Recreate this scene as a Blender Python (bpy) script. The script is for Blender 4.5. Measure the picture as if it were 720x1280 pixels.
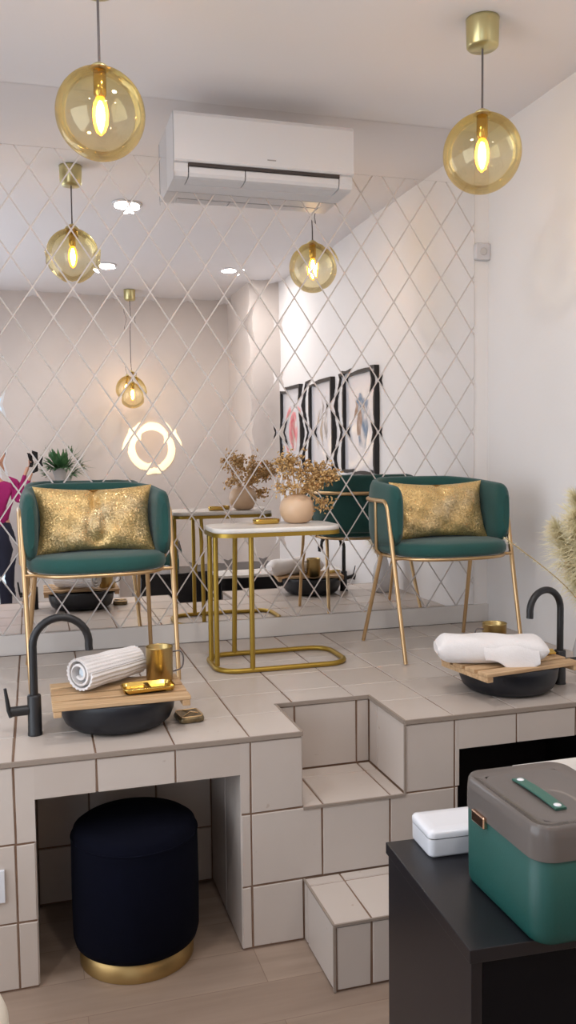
import bpy, math, random
from mathutils import Vector, Matrix
from math import sin, cos, pi, radians
random.seed(7)
S = 1.25                      # layout units -> metres
SC = bpy.context.scene
COL = SC.collection
for o in list(bpy.data.objects): bpy.data.objects.remove(o)

# ------------------------------------------------------------------ camera, world, lights
H = 0.583                     # platform height (layout units)
ZC = 2.696                    # ceiling
XR = 1.388                    # right wall
XL = -2.0                     # left wall
YM = 1.2145                   # back (mirror) wall
YB = -2.95                    # rear wall
CAM = Vector((-0.5304, -2.1770, 1.3308))
cr, cu, cf = Vector((0.95892, -0.28345, -0.01130)), Vector((0.02976, 0.06088, 0.99770)), Vector((0.28211, 0.95705, -0.06681))
cam = bpy.data.cameras.new('camera'); camo = bpy.data.objects.new('camera', cam); COL.objects.link(camo)
Mc = Matrix(((cr.x, cu.x, -cf.x), (cr.y, cu.y, -cf.y), (cr.z, cu.z, -cf.z))).to_4x4()
Mc.translation = CAM * S
camo.matrix_world = Mc
cam.sensor_fit = 'VERTICAL'; cam.sensor_height = 36.0; cam.lens = 36.0 * 1075.8 / 1280.0
cam.clip_start = 0.02; cam.clip_end = 100
SC.camera = camo
SC.view_settings.view_transform = 'Standard'; SC.view_settings.look = 'None'
SC.view_settings.gamma = 1.0; SC.view_settings.use_curve_mapping = False
SC.view_settings.exposure = 0.0
w = bpy.data.worlds.new('world'); SC.world = w; w.use_nodes = True
bgn = w.node_tree.nodes['Background']; bgn.inputs[0].default_value = (0.80, 0.90, 1.0, 1); bgn.inputs[1].default_value = 1.6

def area(name, loc, rot, sx, sy, power, color, shape='RECTANGLE', spread=None):
    l = bpy.data.lights.new(name, 'AREA'); l.shape = shape; l.size = sx * S
    if shape in ('RECTANGLE', 'ELLIPSE'): l.size_y = sy * S
    l.energy = power; l.color = color
    if spread: l.spread = spread
    o = bpy.data.objects.new(name, l); COL.objects.link(o); o.location = Vector(loc) * S; o.rotation_euler = rot
    return o
# daylight entering by the shop window in the left wall and the glazed door in the rear wall
area('window_daylight', (XL + 0.05, -0.85, 1.35), (0, radians(-90), 0), 1.9, 1.9, 45, (0.92, 0.95, 1.0))
area('door_daylight', (-1.3, YB + 0.06, 1.2), (radians(90), 0, 0), 0.9, 2.0, 9, (0.78, 0.88, 1.0))
DOWN = [(-0.005, -0.215), (-0.005, -1.755), (0.9, -1.70), (-1.1, -1.0)]
for i, (x, y) in enumerate(DOWN):
    area('downlight_beam', (x, y, ZC - 0.02), (0, 0, 0), 0.13, 0.13, 13.5, (1.0, 0.97, 0.95), 'DISK')

# ------------------------------------------------------------------ materials
def lin(c):
    f = lambda v: (v / 12.92 if v <= 0.04045 else ((v + 0.055) / 1.055) ** 2.4)
    return tuple(f(v / 255.0) for v in c) + (1.0,)
def mat(name, c, rough=0.5, metal=0.0, coat=0.0, sheen=0.0, spec=0.5, noise=None, bump=None, alpha=1.0, emit=None, es=0.0):
    m = bpy.data.materials.new(name); m.use_nodes = True
    nt = m.node_tree; b = nt.nodes['Principled BSDF']
    b.inputs['Base Color'].default_value = lin(c); b.inputs['Roughness'].default_value = rough
    b.inputs['Metallic'].default_value = metal; b.inputs['Coat Weight'].default_value = coat
    b.inputs['Sheen Weight'].default_value = sheen; b.inputs['Specular IOR Level'].default_value = spec
    b.inputs['Alpha'].default_value = alpha
    if emit: b.inputs['Emission Color'].default_value = lin(emit); b.inputs['Emission Strength'].default_value = es
    tc = nt.nodes.new('ShaderNodeTexCoord')
    if noise:
        c2, scale, detail = noise
        n = nt.nodes.new('ShaderNodeTexNoise'); n.inputs['Scale'].default_value = scale; n.inputs['Detail'].default_value = detail
        nt.links.new(tc.outputs['Object'], n.inputs['Vector'])
        r = nt.nodes.new('ShaderNodeValToRGB'); r.color_ramp.elements[0].position = 0.35; r.color_ramp.elements[1].position = 0.68
        r.color_ramp.elements[0].color = lin(c); r.color_ramp.elements[1].color = lin(c2)
        nt.links.new(n.outputs['Fac'], r.inputs['Fac']); nt.links.new(r.outputs['Color'], b.inputs['Base Color'])
    if bump:
        scale, st = bump
        n = nt.nodes.new('ShaderNodeTexNoise'); n.inputs['Scale'].default_value = scale; n.inputs['Detail'].default_value = 4
        nt.links.new(tc.outputs['Object'], n.inputs['Vector'])
        bp = nt.nodes.new('ShaderNodeBump'); bp.inputs['Strength'].default_value = st; bp.inputs['Distance'].default_value = 0.01
        nt.links.new(n.outputs['Fac'], bp.inputs['Height']); nt.links.new(bp.outputs['Normal'], b.inputs['Normal'])
    return m
M = {}
M['wall'] = mat('wall_paint', (234, 230, 228), 0.75, noise=((229, 225, 223), 1.3, 2), bump=(60, 0.05))
M['rear_wall'] = mat('rear_wall_paint', (214, 204, 197), 0.75, noise=((204, 194, 188), 1.1, 2))
M['ceiling'] = mat('ceiling_paint', (229, 226, 228), 0.8, noise=((224, 221, 223), 0.8, 2))
M['grout'] = mat('brown_grout', (132, 108, 90), 0.9, noise=((108, 78, 58), 9, 5))
M['trim'] = mat('beige_edge_trim', (144, 130, 118), 0.55)
M['white_skirting'] = mat('skirting_white', (214, 208, 203), 0.5)
M['gold'] = mat('brushed_brass', (182, 158, 106), 0.32, 1.0, bump=(90, 0.05))
M['table_gold'] = mat('painted_gold', (168, 138, 58), 0.38, 0.75)
M['pale_gold'] = mat('champagne_gold', (205, 172, 128), 0.34, 0.9)
M['bright_gold'] = mat('polished_gold', (206, 172, 92), 0.16, 1.0)
M['canopy_gold'] = mat('ceiling_rose_brass', (200, 190, 140), 0.3, 0.85)
M['black'] = mat('matt_black', (26, 25, 27), 0.42)
M['basin'] = mat('black_ceramic', (14, 17, 25), 0.42, noise=((20, 23, 31), 5, 2))
M['velvet'] = mat('green_velvet', (18, 74, 68), 0.85, sheen=0.2, noise=((14, 63, 59), 3.0, 3), bump=(150, 0.08))
M['navy'] = mat('navy_velvet', (3, 4, 18), 0.95, sheen=0.0, spec=0.12, noise=((2, 3, 14), 4, 3), bump=(200, 0.08))
M['marble'] = mat('white_marble', (226, 221, 214), 0.25, noise=((206, 201, 196), 6, 6))
M['wood'] = mat('pale_bamboo', (205, 172, 132), 0.55)
M['towel'] = mat('white_towel', (228, 223, 221), 0.95, sheen=0.3, bump=(220, 0.25))
M['towel_in'] = mat('towel_inside_bluish', (222, 232, 240), 0.95, bump=(220, 0.3))
M['plastic'] = mat('white_plastic', (204, 202, 204), 0.4)
M['dark_gap'] = mat('dark_recess', (60, 52, 50), 0.7)
M['grey_mark'] = mat('grey_mark', (150, 146, 144), 0.5)
M['desk'] = mat('black_desk_laminate', (21, 20, 25), 0.33, noise=((25, 24, 29), 2, 2))
M['green_case'] = mat('green_leatherette', (6, 70, 63), 0.5, noise=((5, 64, 58), 3, 2), bump=(260, 0.06))
M['strap_green'] = mat('strap_green', (50, 92, 80), 0.5)
M['rose_gold'] = mat('rose_gold_metal', (214, 176, 150), 0.2, 1.0)
M['ceramic'] = mat('glazed_white', (212, 212, 216), 0.25, coat=0.3)
M['cream'] = mat('cream_upholstery', (222, 212, 196), 0.8)
M['vase'] = mat('blush_ceramic', (214, 182, 150), 0.4, noise=((200, 166, 134), 4, 2))
M['dried'] = mat('dried_gold_leaf', (226, 186, 124), 0.45, 0.1, noise=((190, 146, 92), 30, 2))
M['straw'] = mat('pampas_straw', (186, 162, 116), 0.9)
M['plume'] = mat('pampas_plume', (236, 228, 192), 0.95, noise=((222, 208, 168), 20, 2))
M['leaf'] = mat('plant_leaf', (62, 108, 66), 0.5, noise=((88, 128, 84), 15, 2))
M['pot'] = mat('grey_pot', (170, 166, 162), 0.6)
M['cabinet'] = mat('white_cabinet', (222, 218, 214), 0.5)
M['mag'] = mat('magenta_shirt', (150, 12, 92), 0.8)
M['trousers'] = mat('navy_trousers', (22, 24, 44), 0.85)
M['skin'] = mat('skin_tone', (196, 146, 120), 0.55)
M['hair'] = mat('dark_hair', (32, 24, 22), 0.6)
M['frame'] = mat('black_frame', (28, 26, 28), 0.4)
M['cable'] = mat('grey_flex', (96, 88, 88), 0.6)
M['screen'] = mat('phone_black', (12, 12, 14), 0.15)
M['wframe'] = mat('white_window_frame', (225, 225, 225), 0.4)
M['niche_shade'] = mat('painted_niche_shade', (34, 28, 32), 0.8)

def tile_mat(name, a, b_, rough):
    m = mat(name, a, rough, coat=0.15)
    nt = m.node_tree; bs = nt.nodes['Principled BSDF']
    at = nt.nodes.new('ShaderNodeAttribute'); at.attribute_name = 'tint'
    tc = nt.nodes.new('ShaderNodeTexCoord')
    n = nt.nodes.new('ShaderNodeTexNoise'); n.inputs['Scale'].default_value = 3.5; n.inputs['Detail'].default_value = 5
    nt.links.new(tc.outputs['Object'], n.inputs['Vector'])
    ad = nt.nodes.new('ShaderNodeMath'); ad.operation = 'MULTIPLY_ADD'; ad.inputs[1].default_value = 0.5
    nt.links.new(at.outputs['Fac'], ad.inputs[0]); 
    mu = nt.nodes.new('ShaderNodeMath'); mu.operation = 'MULTIPLY'; mu.inputs[1].default_value = 0.6
    nt.links.new(n.outputs['Fac'], mu.inputs[0]); nt.links.new(mu.outputs[0], ad.inputs[2])
    mx = nt.nodes.new('ShaderNodeMix'); mx.data_type = 'RGBA'; mx.inputs[6].default_value = lin(a); mx.inputs[7].default_value = lin(b_)
    nt.links.new(ad.outputs[0], mx.inputs[0])
    # sparse brown glaze pits
    v = nt.nodes.new('ShaderNodeTexNoise'); v.inputs['Scale'].default_value = 26; v.inputs['Detail'].default_value = 2
    nt.links.new(tc.outputs['Object'], v.inputs['Vector'])
    r = nt.nodes.new('ShaderNodeValToRGB'); r.color_ramp.elements[0].position = 0.74; r.color_ramp.elements[1].position = 0.80
    r.color_ramp.elements[0].color = (0, 0, 0, 1); r.color_ramp.elements[1].color = (0.55, 0.55, 0.55, 1)
    nt.links.new(v.outputs['Fac'], r.inputs['Fac'])
    m2 = nt.nodes.new('ShaderNodeMix'); m2.data_type = 'RGBA'; m2.inputs[7].default_value = lin((150, 122, 100))
    nt.links.new(r.outputs['Color'], m2.inputs[0]); nt.links.new(mx.outputs[2], m2.inputs[6])
    nt.links.new(m2.outputs[2], bs.inputs['Base Color'])
    bp = nt.nodes.new('ShaderNodeBump'); bp.inputs['Strength'].default_value = 0.12; bp.inputs['Distance'].default_value = 0.01
    nt.links.new(n.outputs['Fac'], bp.inputs['Height']); nt.links.new(bp.outputs['Normal'], bs.inputs['Normal'])
    return m
M['tile'] = tile_mat('glazed_white_tile', (200, 189, 180), (183, 170, 160), 0.42)

def mirror_mat():
    m = mat('mirror_glass', (242, 240, 239), 0.0, 1.0)
    return m
M['mirror'] = mirror_mat()
M['mirror_gap'] = mat('mirror_joint', (211, 203, 198), 0.7)
def sequin():
    m = mat('gold_sequins', (206, 176, 120), 0.4, 0.6)
    nt = m.node_tree; b = nt.nodes['Principled BSDF']
    tc = nt.nodes.new('ShaderNodeTexCoord')
    v = nt.nodes.new('ShaderNodeTexVoronoi'); v.inputs['Scale'].default_value = 230
    nt.links.new(tc.outputs['Object'], v.inputs['Vector'])
    sb = nt.nodes.new('ShaderNodeVectorMath'); sb.operation = 'SUBTRACT'; sb.inputs[1].default_value = (0.5, 0.5, 0.5)
    nt.links.new(v.outputs['Color'], sb.inputs[0])
    sc = nt.nodes.new('ShaderNodeVectorMath'); sc.operation = 'SCALE'; sc.inputs['Scale'].default_value = 0.62
    nt.links.new(sb.outputs[0], sc.inputs[0])
    ge = nt.nodes.new('ShaderNodeNewGeometry')
    ad = nt.nodes.new('ShaderNodeVectorMath'); ad.operation = 'ADD'
    nt.links.new(ge.outputs['Normal'], ad.inputs[0]); nt.links.new(sc.outputs[0], ad.inputs[1])
    no = nt.nodes.new('ShaderNodeVectorMath'); no.operation = 'NORMALIZE'
    nt.links.new(ad.outputs[0], no.inputs[0]); nt.links.new(no.outputs[0], b.inputs['Normal'])
    sp = nt.nodes.new('ShaderNodeSeparateColor'); nt.links.new(v.outputs['Color'], sp.inputs[0])
    mr = nt.nodes.new('ShaderNodeMapRange'); mr.inputs[1].default_value = 0.0; mr.inputs[2].default_value = 0.35; mr.inputs[3].default_value = 0.20; mr.inputs[4].default_value = 0.50
    nt.links.new(sp.outputs[1], mr.inputs[0]); nt.links.new(mr.outputs[0], b.inputs['Roughness'])
    # noise patches blend to a duller, greyer gold
    n = nt.nodes.new('ShaderNodeTexNoise'); n.inputs['Scale'].default_value = 6; n.inputs['Detail'].default_value = 3
    nt.links.new(tc.outputs['Object'], n.inputs['Vector'])
    r = nt.nodes.new('ShaderNodeValToRGB'); r.color_ramp.elements[0].position = 0.5; r.color_ramp.elements[1].position = 0.72
    r.color_ramp.elements[0].color = lin((214, 182, 124)); r.color_ramp.elements[1].color = lin((184, 166, 134))
    nt.links.new(n.outputs['Fac'], r.inputs['Fac']); nt.links.new(r.outputs['Color'], b.inputs['Base Color'])
    return m
M['sequin'] = sequin()
def globe_glass():
    m = bpy.data.materials.new('amber_globe_glass'); m.use_nodes = True; nt = m.node_tree
    for n in list(nt.nodes): nt.nodes.remove(n)
    out = nt.nodes.new('ShaderNodeOutputMaterial')
    tr = nt.nodes.new('ShaderNodeBsdfTransparent'); gl = nt.nodes.new('ShaderNodeBsdfGlossy'); gl.inputs['Roughness'].default_value = 0.02
    gl.inputs['Color'].default_value = lin((250, 238, 200))
    tc = nt.nodes.new('ShaderNodeTexCoord'); sx = nt.nodes.new('ShaderNodeSeparateXYZ'); nt.links.new(tc.outputs['Object'], sx.inputs[0])
    mr = nt.nodes.new('ShaderNodeMapRange'); mr.inputs[1].default_value = -0.125 * S; mr.inputs[2].default_value = 0.125 * S
    nt.links.new(sx.outputs['Z'], mr.inputs[0])
    r = nt.nodes.new('ShaderNodeValToRGB'); e = r.color_ramp.elements
    e[0].position = 0.0; e[0].color = lin((250, 242, 215)); e[1].position = 1.0; e[1].color = lin((238, 226, 176))
    q = e.new(0.55); q.color = lin((252, 248, 232)); q = e.new(0.8); q.color = lin((244, 234, 196))
    nt.links.new(mr.outputs[0], r.inputs['Fac']); nt.links.new(r.outputs['Color'], tr.inputs['Color'])
    fr = nt.nodes.new('ShaderNodeLayerWeight'); fr.inputs['Blend'].default_value = 0.22
    mm = nt.nodes.new('ShaderNodeMath'); mm.operation = 'MULTIPLY_ADD'; mm.inputs[1].default_value = 0.6; mm.inputs[2].default_value = 0.07
    nt.links.new(fr.outputs['Fresnel'], mm.inputs[0])
    mx = nt.nodes.new('ShaderNodeMixShader'); nt.links.new(mm.outputs[0], mx.inputs[0]); nt.links.new(tr.outputs[0], mx.inputs[1]); nt.links.new(gl.outputs[0], mx.inputs[2])
    nt.links.new(mx.outputs[0], out.inputs[0]); return m
M['globe'] = globe_glass()
def smoke_plastic(name, col, a, rough=0.12):
    m = bpy.data.materials.new(name); m.use_nodes = True; nt = m.node_tree
    b = nt.nodes['Principled BSDF']; b.inputs['Base Color'].default_value = lin(col); b.inputs['Roughness'].default_value = rough
    out = nt.nodes['Material Output']; tr = nt.nodes.new('ShaderNodeBsdfTransparent'); tr.inputs['Color'].default_value = lin((150, 140, 134)) if name == 'smoked_plastic' else lin((240, 245, 250))
    mx = nt.nodes.new('ShaderNodeMixShader'); mx.inputs[0].default_value = a
    nt.links.new(tr.outputs[0], mx.inputs[1]); nt.links.new(b.outputs[0], mx.inputs[2]); nt.links.new(mx.outputs[0], out.inputs[0])
    return m
M['smoke'] = smoke_plastic('smoked_plastic', (136, 127, 122), 0.52)
M['pane'] = smoke_plastic('clear_pane', (240, 245, 250), 0.06, 0.02)
def emis(name, c, s):
    m = bpy.data.materials.new(name); m.use_nodes = True; nt = m.node_tree
    b = nt.nodes['Principled BSDF']; b.inputs['Base Color'].default_value = lin(c)
    b.inputs['Emission Color'].default_value = lin(c); b.inputs['Emission Strength'].default_value = s; return m
M['filament'] = emis('filament_glow', (255, 212, 150), 270.0)
M['bulb'] = smoke_plastic('amber_bulb_glass', (255, 176, 60), 0.5)
_b = M['bulb'].node_tree.nodes['Principled BSDF']; _b.inputs['Emission Color'].default_value = lin((255, 176, 52)); _b.inputs['Emission Strength'].default_value = 1.8
M['down'] = emis('downlight_glow', (255, 246, 235), 6.0)
M['ring'] = emis('mirror_backlight', (255, 230, 190), 1.25)
def floor_mat():
    m = mat('oak_laminate', (180, 154, 132), 0.45)
    nt = m.node_tree; b = nt.nodes['Principled BSDF']; tc = nt.nodes.new('ShaderNodeTexCoord')
    br = nt.nodes.new('ShaderNodeTexBrick'); br.offset = 0.37; br.inputs['Scale'].default_value = 1.0
    br.inputs['Brick Width'].default_value = 1.5; br.inputs['Row Height'].default_value = 0.19; br.inputs['Mortar Size'].default_value = 0.0015
    br.inputs['Color1'].default_value = lin((156, 136, 120)); br.inputs['Color2'].default_value = lin((142, 122, 107)); br.inputs['Mortar'].default_value = lin((128, 106, 90))
    mp = nt.nodes.new('ShaderNodeMapping'); nt.links.new(tc.outputs['Object'], mp.inputs[0]); nt.links.new(mp.outputs[0], br.inputs['Vector'])
    n = nt.nodes.new('ShaderNodeTexNoise'); n.inputs['Scale'].default_value = 2.0; n.inputs['Detail'].default_value = 6
    m3 = nt.nodes.new('ShaderNodeMapping'); m3.inputs['Scale'].default_value = (0.8, 9, 1); nt.links.new(tc.outputs['Object'], m3.inputs[0]); nt.links.new(m3.outputs[0], n.inputs['Vector'])
    mx = nt.nodes.new('ShaderNodeMix'); mx.data_type = 'RGBA'; mx.blend_type = 'MULTIPLY'; mx.inputs[0].default_value = 0.6
    r = nt.nodes.new('ShaderNodeValToRGB'); r.color_ramp.elements[0].position = 0.3; r.color_ramp.elements[0].color = (0.62, 0.58, 0.55, 1); r.color_ramp.elements[1].position = 0.65; r.color_ramp.elements[1].color = (1, 1, 1, 1)
    nt.links.new(n.outputs['Fac'], r.inputs['Fac']); nt.links.new(br.outputs['Color'], mx.inputs[6]); nt.links.new(r.outputs['Color'], mx.inputs[7])
    nt.links.new(mx.outputs[2], b.inputs['Base Color']); return m
M['floor'] = floor_mat()
def wood_grain(m, dark, axis_scale):
    nt = m.node_tree; b = nt.nodes['Principled BSDF']; tc = nt.nodes.new('ShaderNodeTexCoord')
    mp = nt.nodes.new('ShaderNodeMapping'); mp.inputs['Scale'].default_value = axis_scale
    n = nt.nodes.new('ShaderNodeTexNoise'); n.inputs['Scale'].default_value = 6; n.inputs['Detail'].default_value = 6
    nt.links.new(tc.outputs['Object'], mp.inputs[0]); nt.links.new(mp.outputs[0], n.inputs['Vector'])
    r = nt.nodes.new('ShaderNodeValToRGB'); r.color_ramp.elements[0].position = 0.3; r.color_ramp.elements[1].position = 0.7
    r.color_ramp.elements[0].color = lin(dark); r.color_ramp.elements[1].color = b.inputs['Base Color'].default_value
    nt.links.new(n.outputs['Fac'], r.inputs['Fac']); nt.links.new(r.outputs['Color'], b.inputs['Base Color'])
wood_grain(M['wood'], (170, 134, 96), (1, 14, 14))

# ------------------------------------------------------------------ mesh helpers
class MB:
    def __init__(s): s.v = []; s.f = []; s.mi = []; s.sm = []; s.t = []
    def add(s, vs, fs, mi=0, smooth=False, X=None, tint=0.5):
        o = len(s.v)
        s.v += [tuple((X @ Vector(v)) if X is not None else v) for v in vs]
        for f in fs: s.f.append([i + o for i in f]); s.mi.append(mi); s.sm.append(smooth); s.t.append(tint)
    def box(s, x0, x1, y0, y1, z0, z1, mi=0, X=None):
        vs = [(x, y, z) for z in (z0, z1) for y in (y0, y1) for x in (x0, x1)]
        s.add(vs, [(0, 2, 3, 1), (4, 5, 7, 6), (0, 1, 5, 4), (2, 6, 7, 3), (0, 4, 6, 2), (1, 3, 7, 5)], mi, False, X)
    def loft(s, rings, mi=0, smooth=True, X=None, cap=True, closed=False):
        n = len(rings[0]); vs = [p for r in rings for p in r]; fs = []
        m = len(rings)
        for k in range(m if closed else m - 1):
            a, b = k * n, ((k + 1) % m) * n
            for i in range(n): j = (i + 1) % n; fs.append((a + i, a + j, b + j, b + i))
        s.add(vs, fs, mi, smooth, X)
        if cap and not closed:
            s.add(rings[0], [tuple(reversed(range(n)))], mi, False, X); s.add(rings[-1], [tuple(range(n))], mi, False, X)
    def rr(s, cx, cy, w_, d_, r, prof, mi=0, n=6, smooth=True, X=None, cap=True):
        s.loft([[(p[0], p[1], z) for p in rr_outline(cx, cy, w_ - 2 * i, d_ - 2 * i, max(r - i, 0.0005), n)] for z, i in prof], mi, smooth, X, cap)
    def lathe(s, prof, cx=0, cy=0, n=32, mi=0, X=None, cap=True, smooth=True):
        s.loft([[(cx + r * cos(2 * pi * i / n), cy + r * sin(2 * pi * i / n), z) for i in range(n)] for r, z in prof], mi, smooth, X, cap)
    def tube(s, pts, r, n=10, mi=0, X=None, closed=False, square=False):
        pts = [Vector(p) for p in pts]; m = len(pts); rings = []
        up = None
        for k in range(m):
            if closed: t = pts[(k + 1) % m] - pts[k - 1]
            else: t = pts[min(k + 1, m - 1)] - pts[max(k - 1, 0)]
            t.normalize()
            if up is None:
                up = Vector((0, 0, 1)) if abs(t.z) < 0.9 else Vector((0, 1, 0))
            up = (up - t * up.dot(t)).normalized(); sd = t.cross(up)
            rk = r[k] if isinstance(r, (list, tuple)) else r
            if square: rings.append([pts[k] + sd * a * rk + up * b * rk for a, b in ((-1, -1), (1, -1), (1, 1), (-1, 1))])
            else: rings.append([pts[k] + sd * cos(2 * pi * i / n) * rk + up * sin(2 * pi * i / n) * rk for i in range(n)])
        s.loft(rings, mi, not square, X, True, closed)
    def build(s, name, mats, parent=None, loc=None, rot=None, bevel=0, sub=0):
        me = bpy.data.meshes.new(name); me.from_pydata([tuple(c * S for c in v) for v in s.v], [], s.f)
        for m in (mats if isinstance(mats, (list, tuple)) else [mats]): me.materials.append(m)
        me.polygons.foreach_set('material_index', s.mi); me.polygons.foreach_set('use_smooth', s.sm)
        a = me.attributes.new('tint', 'FLOAT', 'FACE'); a.data.foreach_set('value', s.t)
        me.update()
        o = bpy.data.objects.new(name, me); COL.objects.link(o)
        if parent: o.parent = parent
        if loc: o.location = Vector(loc) * S
        if rot: o.rotation_euler = rot
        if bevel:
            b = o.modifiers.new('bevel', 'BEVEL'); b.width = bevel * S; b.segments = 2; b.limit_method = 'ANGLE'; b.angle_limit = radians(40)
        if sub:
            b = o.modifiers.new('sub', 'SUBSURF'); b.levels = sub; b.render_levels = sub
        return o
def rr_outline(cx, cy, w_, d_, r, n=6):
    r = min(r, w_ / 2 - 1e-4, d_ / 2 - 1e-4); pts = []
    for sx, sy, a0 in ((1, -1, -pi / 2), (1, 1, 0), (-1, 1, pi / 2), (-1, -1, pi)):
        ox, oy = cx + sx * (w_ / 2 - r), cy + sy * (d_ / 2 - r)
        for i in range(n + 1): a = a0 + i * pi / 2 / n; pts.append((ox + r * cos(a), oy + r * sin(a)))
    return pts
def fillet(pts, r, n=6, closed=False):
    pts = [Vector(p) for p in pts]; out = []; m = len(pts)
    for k in range(m):
        if not closed and k in (0, m - 1): out.append(pts[k]); continue
        p, a, b = pts[k], pts[k - 1], pts[(k + 1) % m]
        da, db = (a - p), (b - p); rr_ = min(r, da.length * 0.49, db.length * 0.49)
        A, B = p + da.normalized() * rr_, p + db.normalized() * rr_
        for i in range(n + 1):
            t = i / n; out.append(A * (1 - t) ** 2 + p * 2 * t * (1 - t) + B * t * t)
    return out
def cat(pts, sub=6):
    pts = [Vector(p) for p in pts]; out = []
    for k in range(len(pts) - 1):
        p0, p1, p2, p3 = pts[max(k - 1, 0)], pts[k], pts[k + 1], pts[min(k + 2, len(pts) - 1)]
        for i in range(sub):
            t = i / sub
            out.append(0.5 * ((2 * p1) + (p2 - p0) * t + (2 * p0 - 5 * p1 + 4 * p2 - p3) * t * t + (3 * p1 - p0 - 3 * p2 + p3) * t ** 3))
    out.append(pts[-1]); return out
def tag(o, label=None, catg=None, group=None, kind=None):
    if label: o['label'] = label
    if catg: o['category'] = catg
    if group: o['group'] = group
    if kind: o['kind'] = kind
    return o
def thing(name, label, catg, loc=(0, 0, 0), rz=0, group=None):
    o = bpy.data.objects.new(name, None); COL.objects.link(o); o.location = Vector(loc) * S; o.rotation_euler = (0, 0, rz)
    o.empty_display_size = 0.1
    return tag(o, label, catg, group)
def dup(root, loc, rz, label, group=None):
    r = root.copy(); COL.objects.link(r); r.location = Vector(loc) * S; r.rotation_euler = (0, 0, rz); r['label'] = label
    for ch in list(root.children):
        c = ch.copy(); COL.objects.link(c); c.parent = r
        for g in list(ch.children): d = g.copy(); COL.objects.link(d); d.parent = c
    return r
def struct(o): o['kind'] = 'structure'; return o
def one(name, mb, m, label, catg, loc=None, rot=None, group=None, **k):
    return tag(mb.build(name, m, None, loc, rot, **k), label, catg, group)

# ------------------------------------------------------------------ room shell
T = 0.12
b = MB(); b.box(XL, XR, YB, YM, -T, 0); struct(b.build('floor', M['floor']))
b = MB(); b.box(XL, XR, YB, YM, ZC, ZC + T); struct(b.build('ceiling', M['ceiling']))
b = MB(); b.box(XR, XR + T, YB - T, YM + T, -T, ZC + T); struct(b.build('wall_right', M['wall']))
b = MB(); b.box(XL - T, XR, YM, YM + T, -T, ZC + T); struct(b.build('wall_back', M['wall']))
WY0, WY1, WZ0, WZ1 = -1.85, 0.15, 0.35, 2.3
b = MB()
b.box(XL - T, XL, YB - T, WY0, -T, ZC + T); b.box(XL - T, XL, WY1, YM, -T, ZC + T)
b.box(XL - T, XL, WY0, WY1, -T, WZ0); b.box(XL - T, XL, WY0, WY1, WZ1, ZC + T); struct(b.build('wall_left', M['wall']))
DX0, DX1, DZ = -1.78, -0.78, 2.15
b = MB(); b.box(XL, DX0, YB - T, YB, -T, ZC + T); b.box(DX1, XR, YB - T, YB, -T, ZC + T); b.box(DX0, DX1, YB - T, YB, DZ, ZC + T)
b.box(1.16, XR, YB, -2.12, 0, ZC)
struct(b.build('wall_rear', M['rear_wall']))
# window in left wall
wn = MB(); f_ = 0.04
wn.box(XL - 0.08, XL - 0.02, WY0, WY1, WZ0, WZ0 + f_); wn.box(XL - 0.08, XL - 0.02, WY0, WY1, WZ1 - f_, WZ1)
for y in (WY0, (WY0 + WY1) / 2 - f_ / 2, WY1 - f_): wn.box(XL - 0.08, XL - 0.02, y, y + f_, WZ0 + f_, WZ1 - f_)
wo = struct(wn.build('window_1', M['wframe']))
pn = MB(); pn.box(XL - 0.055, XL - 0.048, WY0 + f_, WY1 - f_, WZ0 + f_, WZ1 - f_); pn.build('window_glass', M['pane'], wo)
dn = MB(); dn.box(DX0, DX0 + 0.05, YB - 0.08, YB - 0.02, 0, DZ); dn.box(DX1 - 0.05, DX1, YB - 0.08, YB - 0.02, 0, DZ)
dn.box(DX0 + 0.05, DX1 - 0.05, YB - 0.08, YB - 0.02, DZ - 0.05, DZ); dn.box(DX0 + 0.05, DX1 - 0.05, YB - 0.08, YB - 0.02, 0, 0.09)
do = struct(dn.build('door_1', M['wframe']))
pn = MB(); pn.box(DX0 + 0.05, DX1 - 0.05, YB - 0.055, YB - 0.048, 0.09, DZ - 0.05); pn.build('door_glass', M['pane'], do)
pn = MB(); pn.tube([(DX1 - 0.09, YB - 0.01, 0.8), (DX1 - 0.09, YB - 0.01, 1.1)], 0.01); pn.build('door_handle', M['black'], do)
# skirting on the platform along the mirror wall
b = MB(); b.box(XL, XR, YM - 0.014, YM, H, H + 0.0765); struct(b.build('baseboard_back', M['white_skirting'], bevel=0.002))

# ------------------------------------------------------------------ tiled platform
pf = thing('tiled_platform', 'long white-tiled raised platform with two steps and knee niches', 'platform')
GAP = 0.0025; HT = 0.003
def slab(mb, O, U, V, N, u0, u1, v0, v1, g, h=HT):
    O, U, V, N = map(Vector, (O, U, V, N))
    a0, a1, c0, c1 = u0 + g[0] * GAP, u1 - g[1] * GAP, v0 + g[2] * GAP, v1 - g[3] * GAP
    if a1 - a0 < 0.006 or c1 - c0 < 0.006: return
    e = 0.0016; j = lambda: random.uniform(-0.0010, 0.0010)
    B = []; Tt = []; tilt = (random.uniform(-.0004, .0004), random.uniform(-.0004, .0004))
    for (u, v, su, sv, gu, gv) in ((a0, c0, 1, 1, g[0], g[2]), (a1, c0, -1, 1, g[1], g[2]), (a1, c1, -1, -1, g[1], g[3]), (a0, c1, 1, -1, g[0], g[3])):
        ju, jv = j() * gu, j() * gv
        B.append(O + U * (u + ju) + V * (v + jv))
        Tt.append(O + U * (u + ju + su * e * gu) + V * (v + jv + sv * e * gv) + N * (h - 0.0004 * random.random() * gu * gv))
    fs = [(4, 5, 6, 7)] + [(i, (i + 1) % 4, 4 + (i + 1) % 4, 4 + i) for i in range(4)]
    if U.cross(V).dot(N) < 0: fs = [tuple(reversed(f)) for f in fs]
    mb.add([tuple(p) for p in B + Tt], fs, 1, False, None, random.random())
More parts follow.
